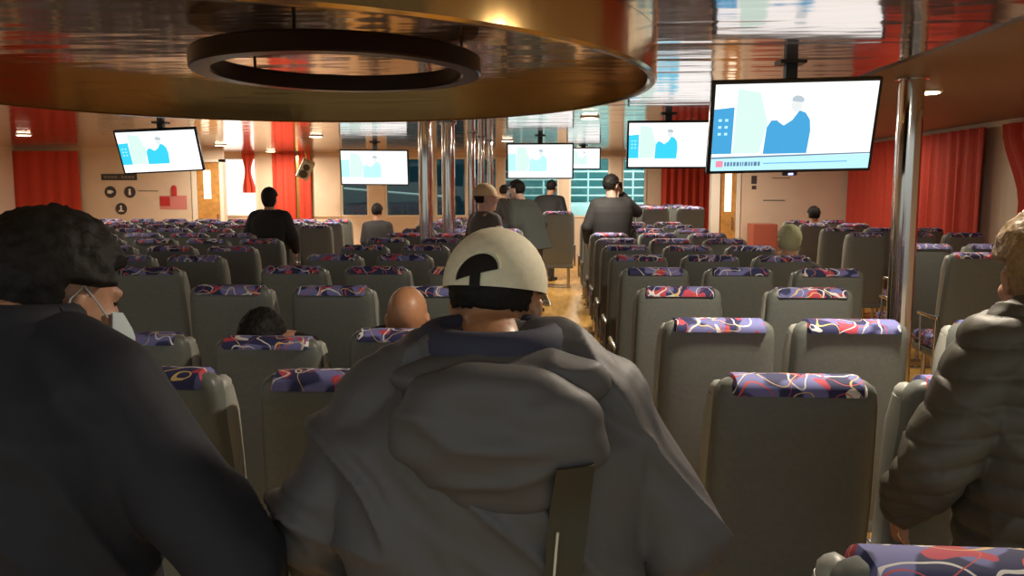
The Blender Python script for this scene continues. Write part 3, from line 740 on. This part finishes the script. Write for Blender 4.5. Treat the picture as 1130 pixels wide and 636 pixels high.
def cap_obj(parent, mt, m, visor_yaw=0., opening=False, name='cap'):
    t = bmesh.new(); n = 48; rings = []; Rr = (.093, .113, .102); zc = .030; r0 = None
    cf = lambda a, q: (Rr[0] * cos(a) * cos(q), -.012 + Rr[1] * sin(a) * cos(q), zc + Rr[2] * sin(q) * (1.03 if q > 0 else 1))
    qs = [-.10, 0, .15, .3, .45, .6, .75, .9, 1.05, 1.2, 1.35, 1.5]
    for q in qs: rings.append([t.verts.new(cf(2 * pi * j / n, q)) for j in range(n)])
    for a, c in zip(rings, rings[1:]):
        for j in range(n): t.faces.new((a[j], a[(j + 1) % n], c[(j + 1) % n], c[j]))
    t.faces.new(rings[-1])
    inner = [t.verts.new((v.co.x * .95, (v.co.y + .012) * .95 - .012, v.co.z + .002)) for v in rings[0]]
    for j in range(n): t.faces.new((rings[0][j], inner[j], inner[(j + 1) % n], rings[0][(j + 1) % n]))
    # seams
    ell(t, (0, -.012, zc + Rr[2] * 1.03), (.008, .008, .004), None, 2)
    bmesh.ops.transform(t, matrix=mt, verts=t.verts[:]); c = obj(name, t, m, parent, smooth=True)
    t = bmesh.new()
    for sd in (0, 1):
        pass
    V = []
    for i in range(13):
        a = pi / 2 - .95 + 1.9 * i / 12; base = Vector(cf(a, -.05)); ex = .072 * max(0, cos((a - pi / 2) * 1.55)) ** .6
        o = Vector((cos(a) * .4, 1, 0)).normalized() * ex; V.append((base, base + o + Vector((0, 0, -.014 - .008 * abs(cos(a))))))
    up = [[t.verts.new(p + Vector((0, 0, h))) for pr in V for p in (pr,)] if False else None for h in ()]
    top = [(t.verts.new(a + Vector((0, 0, .003))), t.verts.new(c_ + Vector((0, 0, .003)))) for a, c_ in V]
    bot = [(t.verts.new(a - Vector((0, 0, .002))), t.verts.new(c_ - Vector((0, 0, .002)))) for a, c_ in V]
    for i in range(12):
        t.faces.new((top[i][0], top[i + 1][0], top[i + 1][1], top[i][1])); t.faces.new((bot[i][0], bot[i][1], bot[i + 1][1], bot[i + 1][0]))
        t.faces.new((top[i][1], top[i + 1][1], bot[i + 1][1], bot[i][1]))
    bmesh.ops.transform(t, matrix=mt, verts=t.verts[:]); obj('visor', t, m, c, smooth=True)
    if opening:     # half-moon gap above the strap, hair showing through it
        t = bmesh.new(); g = []
        for q, hw in ((-.06, .0), (-.02, .0)): pass
        def P(a, q, e=1.02): v = Vector(cf(a, q)); o = Vector((0, -.012, zc)); return o + (v - o) * e
        m_ = 18; gr = []
        for u in [k_ / 6 for k_ in range(7)]:
            gr.append([t.verts.new(P(-pi / 2 + u * .40 * cos(w_) , .08 + u * .34 * sin(w_) + .10 * u * cos(w_))) for w_ in [pi * k_ / m_ for k_ in range(m_ + 1)]])
        for a_, c_ in zip(gr, gr[1:]):
            for k_ in range(m_): t.faces.new((a_[k_], a_[k_ + 1], c_[k_ + 1], c_[k_]))
        sk = [[t.verts.new(P(-pi / 2 + dx, .12 - .26 * k_ / 4, 1.021)) for dx in (-.10, 0, .10)] for k_ in range(5)]
        for a_, c_ in zip(sk, sk[1:]):
            for k_ in range(2): t.faces.new((a_[k_], a_[k_ + 1], c_[k_ + 1], c_[k_]))
        bmesh.ops.transform(t, matrix=mt, verts=t.verts[:]); obj('back_opening', t, 'hair_black', c, label='dark half-moon opening at the back of the cap')
        t = bmesh.new(); arc = [P(-pi / 2 + .44 * cos(u), .08 + .39 * sin(u) + .11 * cos(u), 1.012) for u in [pi * i / 20 for i in range(21)]]
        tube(t, arc, .0022, 6); bmesh.ops.transform(t, matrix=mt, verts=t.verts[:]); obj('stitching', t, 'cap_beige', c)
    return c

def person(label, x, y, H=1.70, yaw=0., hyaw=0., hpitch=0., lean=0., leanx=0., seated=False, seat_z=.48, hoff=(0, 0, 0), hk=1., drop=0., arms=None, jacket='dark_cloth', trousers='jeans', skin='skin',
           hair='hair_black', voxel=.011, jk=1., jdisp=None, headwear=None, mask=False, hairk={}, wide=1., eyes=False, hood=None, jvox=None):
    """standing or seated figure at (x,y); faces +Y turned by yaw; lean tips the trunk forwards"""
    t = thing('person', label, 'person', (x, y, 0), yaw)
    k = H / 1.72; dz = 0.
    hip = .93 * k
    if seated: hip = seat_z + .10
    def tr(p):   # trunk space (origin at the hips) to local
        v = Vector(p) * k; q = Vector((v.x * cos(leanx) + v.z * sin(leanx), v.y * cos(lean) + v.z * sin(lean), -v.y * sin(lean) + v.z * cos(lean) * cos(leanx))); q.z += hip; return q
    S_ = .485; HC = .68
    hc = tr((0, .015, HC)) + Vector(hoff)
    # limbs
    A = arms or {}
    def arm(side):
        sh = tr((side * (.185 - drop * .4) * wide, 0, S_ - .02 - drop)); a = A.get(side)
        if a: e, w = Vector(a[0]) , Vector(a[1])
        else: e = tr((side * (.285 * wide if not seated else .225), -.01, .20)); w = tr((side * (.25 * wide if not seated else .19), .17, .04))
        return sh, e, w
    if seated:
        hipL = {s: (Vector((s * .10, 0, hip)), Vector((s * .12, .42, hip + .01)), Vector((s * .12, .44, .07))) for s in (-1, 1)}
    else:
        hipL = {s: (Vector((s * .09, 0, hip)), Vector((s * .10, .02, .50 * k)), Vector((s * .11, -.02, .08))) for s in (-1, 1)}
    b = bmesh.new(); mt = head_vol(b, hc, hyaw, k * hk, hpitch)
    capsule(b, mt @ Vector((0, -.02, -.04)), tr((0, -.01, S_ + .03)), .056 * k, .062 * k, 20)
    for (z0, r0), (z1, r1) in zip(((0, .13), (.15, .12), (.35, .14)), ((.15, .12), (.35, .14), (.44, .12))):
        for s in (-.06, .06): capsule(b, tr((s, 0, z0)), tr((s, 0, z1)), r0 * .85, r1 * .85, 16)
    capsule(b, tr((-.14, 0, .46)), tr((.14, 0, .46)), .06, .06)
    for s in (-1, 1):
        sh, e, w = arm(s); capsule(b, sh, e, .048, .038); capsule(b, e, w, .038, .026)
        a = A.get(s); hd = Vector(a[2]) if a and len(a) > 2 else (w - e); nr = Vector(a[3]) if a and len(a) > 3 else Vector((s, .1, .2)); hand_vol(b, w, hd, nr, s if not (a and len(a) > 4) else a[4], .35)
        h, kn, an = hipL[s]; capsule(b, h, kn, .075, .052); capsule(b, kn, an, .050, .036); capsule(b, an + Vector((0, -.03, -.03)), an + Vector((0, .13, -.045)), .032, .026)
    remesh('body', b, skin, t, voxel, 3)
    # jacket
    b = bmesh.new()
    secs = [(-.12, .185, .135), (-.02, .19, .135), (.12, .185, .13), (.26, .20, .135), (.38, .205, .130), (.44, .190, .118), (.485, .155, .098), (.515, .105, .082), (.545, .078, .074)]
    if seated: secs = secs[1:]
    secs = [(z, rx - (drop * 1.3 if z > .4 and z < .5 else 0), ry) for z, rx, ry in secs]
    base = []
    for z, rx, ry in secs:
        p = tr((0, -.005, z)); base.append((p.x, p.y, p.z, rx * jk * wide * k, ry * jk * k))
    loft(b, base, 36, 2.4)
    for s in (-1, 1):
        sh, e, w = arm(s); f = jk; sh2 = sh + Vector((-s * .01, 0, -.015))
        capsule(b, sh2, e, .073 * f, .060 * f, 18); capsule(b, e, w - (w - e).normalized() * .0, .060 * f, .043 * f, 18)
        capsule(b, tr((s * .10, 0, S_ - .01)), sh2, .065 * f, .073 * f, 18)
    j = remesh('jacket', b, jacket, t, jvox or voxel, 4, jdisp)
    b = bmesh.new(); capsule(b, Vector((-.06, 0, hip)), Vector((.06, 0, hip)), .145, .145, 18)
    for s in (-1, 1):
        h, kn, an = hipL[s]; capsule(b, h, kn, .098, .072, 16); capsule(b, kn, an + Vector((0, 0, .02)), .072, .056, 16)
    remesh('trousers', b, trousers, t, max(voxel, .012), 4)
    for s in (-1, 1):
        an = hipL[s][2]; b = bmesh.new(); rbox(b, an.x - .045, an.x + .045, an.y - .075, an.y + .19, .0, .055, .018, 2); ell(b, (an.x, an.y + .02, .06), (.045, .09, .045)); obj('shoe', b, 'shoe_dark', t, smooth=True)
    if headwear: hairk = dict(dict(top=.005, amp=.001), **hairk)
    if hair: hair_obj(t, mt, hair, **hairk)
    eyes_mask(t, mt, mask, eyes)
    if headwear: cap_obj(t, mt, headwear[0], opening=headwear[1])
    return t, mt, tr, k

def folds(amp, f1, seed=0, tilt=.6, fine=.3):
    def d(p, n):
        q = Vector((p.x * f1 + p.z * f1 * tilt, p.y * f1, p.z * f1 * .45 - p.x * f1 * .3)) + Vector((seed, 0, 0))
        w = Vector((noise.noise(q * .7), noise.noise(q * .7 + Vector((5, 3, 1))), 0)) * .9
        a = 1 - abs(noise.noise(q + w)) * 2.4; b2 = 1 - abs(noise.noise((q + w) * 2.1 + Vector((9, 1, 4)))) * 2.4
        return amp * (max(a, -.4) ** 3 if a > 0 else a * .3) * .9 + amp * fine * b2
    return d
# man in the navy jacket, left foreground
def ruff(p): return 0
P1, mt, tr, k = person('man in a navy jacket and pale face mask at the left edge, seen from behind', -.87, 1.16, 1.69, yaw=R(-14), hyaw=R(-13), hpitch=R(-14), arms={1: ((.375, .06, 1.06), (.27, .26, .95)), -1: ((-.34, .0, 1.12), (-.28, .2, .96))}, hoff=(-.02, .08, -.118), hk=1.12, drop=.02, jacket='navy_cloth', voxel=.008,
       jk=1.16, wide=1.12, jdisp=folds(.016, 5.5, 3), hair='hair_black', mask=True, eyes=True, lean=.03, hairk=dict(top=.022, length=.012, cover_nape=.085, amp=.0035, grain=90))
b = bmesh.new(); c = tr((0, .0, .52)); pts = [(c.x + .088 * cos(a), c.y + .088 * sin(a), c.z + .012 - .01 * sin(a)) for a in [2 * pi * i / 32 for i in range(33)]]
tube(b, pts, .022, 12, 1.5, up=(0, 0, 1)); obj('collar', b, 'navy_cloth', P1, smooth=True)
# man in the grey hooded jacket and beige cap
P2, mt, tr, k = person('man in a grey hooded jacket and beige cap standing in the middle, seen from behind', -.10, 1.26, 1.64, yaw=0, hk=1.04, drop=.035, hyaw=R(-14), hpitch=R(-12), hoff=(0, .10, -.09), jacket='grey_cloth', voxel=.007,
       jk=1.22, wide=1.14, jdisp=folds(.022, 5.0, 9, .8), headwear=('cap_beige', True), eyes=True, hairk=dict(top=.006, length=.0, cover_nape=.048, amp=.001), skin='skin_tan')
J2 = [o for o in P2.children if o.name.startswith('jacket')][0]
b = bmesh.new()
c = tr((0, -.155, .42))
ell(b, (c.x + .02, c.y, c.z + .0), (.160, .070, .105), (R(12), R(3), 0), 4)
ell(b, (c.x + .03, c.y + .01, c.z - .035), (.125, .068, .085), (R(12), R(6), 0), 4)
ell(b, (c.x + .02, c.y + .055, c.z + .065), (.165, .060, .050), (R(-10), 0, 0), 4)
def hoodf(p, n):
    q = Vector((p.x * 7, p.y * 7, p.z * 16)); return .010 * (1 - abs(noise.noise(q)) * 2.5) + .005 * noise.noise(q * 2.1)
H2 = remesh('hood', b, 'grey_cloth', P2, .006, 4, hoodf)
b = bmesh.new(); c = tr((0, -.01, .525)); pts = [(c.x + .100 * cos(a), c.y + .093 * sin(a), c.z + .01) for a in [2 * pi * i / 40 for i in range(41)]]
tube(b, pts, .026, 14, 1.3, up=(0, 0, 1)); obj('collar', b, 'collar_cloth', P2, smooth=True, label='dark blue inner collar')
b = bmesh.new()   # spectacles: temples and rims on the turned head
for s in (-1, 1):
    tube(b, [(s * .079, -.01, -.002), (s * .083, .03, .008), (s * .072, .088, .008)], .0022, 6)
    tube(b, [(s * .034 + .025 * cos(a), .096, .002 + .018 * sin(a)) for a in [2 * pi * i / 16 for i in range(17)]], .002, 6)
tube(b, [(-.009, .098, .006), (.009, .098, .006)], .002, 6)
bmesh.ops.transform(b, matrix=mt, verts=b.verts[:]); obj('spectacles', b, 'dark_plastic', P2)
# bag strap lying down the back of the grey jacket
t = thing('bag_strap', 'dark olive bag strap over the back of the grey hooded jacket', 'strap', P2.location)
n = 18; rows = []
def back_y(x, z):
    y = 9.
    for o in (J2, H2):
        ok, loc, nn, fi = o.ray_cast(Vector((x, -2, z)), Vector((0, 1, 0)))
        if ok: y = min(y, loc.y)
    return y if y < 5 else -.20
for i in range(n + 1):
    v = i / n; z = 1.26 - .48 * v; x = .135 - .045 * v; hw = .027 + .003 * sin(v * 9)
    rows.append((x, z, hw, [back_y(x + u * hw, z) - .004 for u in (-1, -.5, 0, .5, 1)]))
for i in range(1, n): rows[i] = (*rows[i][:3], [(rows[i - 1][3][q] + rows[i][3][q] + rows[i + 1][3][q]) / 3 - .002 for q in range(5)])
b = bmesh.new(); gs = []
for th in (0, .008):
    gs.append([[b.verts.new((x + u * hw, ys[q] - th, z)) for q, u in enumerate((-1, -.5, 0, .5, 1))] for x, z, hw, ys in rows])
for g in gs:
    for i in range(n):
        for j in range(4): b.faces.new((g[i][j], g[i][j + 1], g[i + 1][j + 1], g[i + 1][j]))
for i in range(n):
    for j in (0, 4): b.faces.new((gs[0][i][j], gs[1][i][j], gs[1][i + 1][j], gs[0][i + 1][j]))
for i in (0, n):
    for j in range(4): b.faces.new((gs[0][i][j], gs[0][i][j + 1], gs[1][i][j + 1], gs[1][i][j]))
obj('strap', b, 'strap_olive', t, smooth=True)
b = bmesh.new(); tube(b, [(x - hw * .5, ys[1] - .0105, z) for x, z, hw, ys in rows[4:17]], .0022, 6); obj('piping', b, 'piping', t)
# man in the quilted olive jacket, right edge
def quilt(p, n):
    f = folds(.010, 6, 21)(p, n)
    u = p.z + .018 * sin(p.x * 9) + .012 * noise.noise(p * 6) + (.10 * abs(p.x))
    return f + .012 * (abs(sin(pi * u / .054)) ** .45 - .6)
P3, mt, tr, k = person('man in an olive quilted jacket with light brown hair at the right edge', 1.06, 1.56, 1.68, drop=.02, hk=1.05, yaw=R(4), hyaw=R(-12), hpitch=R(-8), hoff=(-.035, .06, -.10), jacket='olive_cloth', voxel=.008, jk=1.12, wide=1.06,
       jdisp=quilt, hair='hair_brown', jvox=.006, eyes=True, hairk=dict(top=.022, length=.012, cover_nape=.085, amp=.003, grain=95))
b = bmesh.new(); c = tr((0, -.11, .45)); ell(b, (c.x, c.y, c.z), (.155, .065, .085), (R(14), 0, 0), 4); ell(b, (c.x, c.y + .04, c.z + .06), (.145, .06, .045), None, 4)
remesh('hood', b, 'olive_cloth', P3, .007, 4, lambda p, n: .012 * (1 - abs(noise.noise(Vector((p.x * 8, p.y * 8, p.z * 14)))) * 2.4))

# seated and farther passengers
person('bald passenger seated before the left aisle seat, head above the headrest', -.60, 3.20, 1.58, seated=True, hk=1.18, hoff=(0, -.04, -.09), hair=None, skin='skin_tan', jacket='dark_cloth', voxel=.009, hpitch=R(-12), lean=-.05)
person('dark haired passenger slumped low in the middle seat of the left block', -1.18, 3.20, 1.45, seated=True, hk=1.2, hoff=(-.04, -.03, -.14), jacket='black_cloth', voxel=.010, lean=-.05, hairk=dict(top=.018, length=.02))
person('seated passenger with a green knitted hat beyond the right seats', ax(871, 5.98), 5.95, 1.70, seated=True, hair='cap_green', hairk=dict(top=.012, length=.02, amp=.001, cover_nape=.09), jacket='dark_cloth', lean=-.04)
person('passenger in a tan peaked cap facing right beside the chrome poles', -.68, 7.72, 1.66, hk=1.15, yaw=R(-50), hyaw=R(-20), jacket='mid_grey_cloth', headwear=('cap_tan', False), skin='skin_pale', voxel=.012)
person('masked man in a grey green coat bending over in the aisle', ax(588, 10.2), 10.2, 1.80, yaw=R(55), hyaw=R(10), lean=.38, jacket='green_grey_cloth', trousers='mid_grey_cloth', mask=True, skin='skin_pale', voxel=.012, jk=1.25, wide=1.05)
person('person in black leaning over at the end of the aisle', ax(603, 13.8), 13.8, 1.82, yaw=R(-25), lean=.30, jacket='black_cloth', trousers='dark_cloth', voxel=.012, jk=1.15, wide=1.1)
k9 = Vector((0, 0, 0))
PH = person('man in a grey jacket holding a phone to his face by the right seats', ax(680, 9.4) - .05, 9.42, 1.80, yaw=R(8), hyaw=R(-50), jacket='dark_cloth', voxel=.008, skin='skin_pale', jk=1.2,
       arms={1: ((.33, .08, 1.36), (.17, .16, 1.56), (-.3, .0, 1.), (.9, -.3, .1), -1)})
t = thing('mobile_phone', 'small dark phone held to the ear of the man in grey', 'phone', (PH[0].location.x + .12, PH[0].location.y + .17, 1.66), rot=(R(10), R(8), R(-60)))
b = bmesh.new(); rbox(b, -.036, .036, -.004, .004, -.07, .07, .003, 2); obj('case', b, 'dark_plastic', t); b = bmesh.new(); box(b, -.032, .032, -.0052, -.0042, -.064, .064); obj('display', b, 'phone_black', t)
person('dark figure with a black beanie standing beyond the far left seats', ax(302, 8.9), 8.75, 1.64, jacket='black_cloth', hair='black_cloth', hairk=dict(top=.02, length=.05, amp=.001, cover_nape=.09), voxel=.012, jk=1.15)
person('dark haired passenger seated by the right beige partition', ax(898, 11.6), 11.55, 1.72, seated=True, jacket='dark_cloth', voxel=.014)
person('passenger seated far off below the washed out television', ax(416, 12.4), 12.38, 1.76, seated=True, jacket='dark_cloth', voxel=.014)
person('dark clad person standing behind the chrome poles near the front', ax(537, 13.6), 13.9, 1.72, yaw=R(40), jacket='black_cloth', voxel=.014)
person('second dark clad person near the front, right of the poles', ax(556, 14.8), 14.9, 1.70, yaw=R(-30), jacket='dark_cloth', voxel=.014)
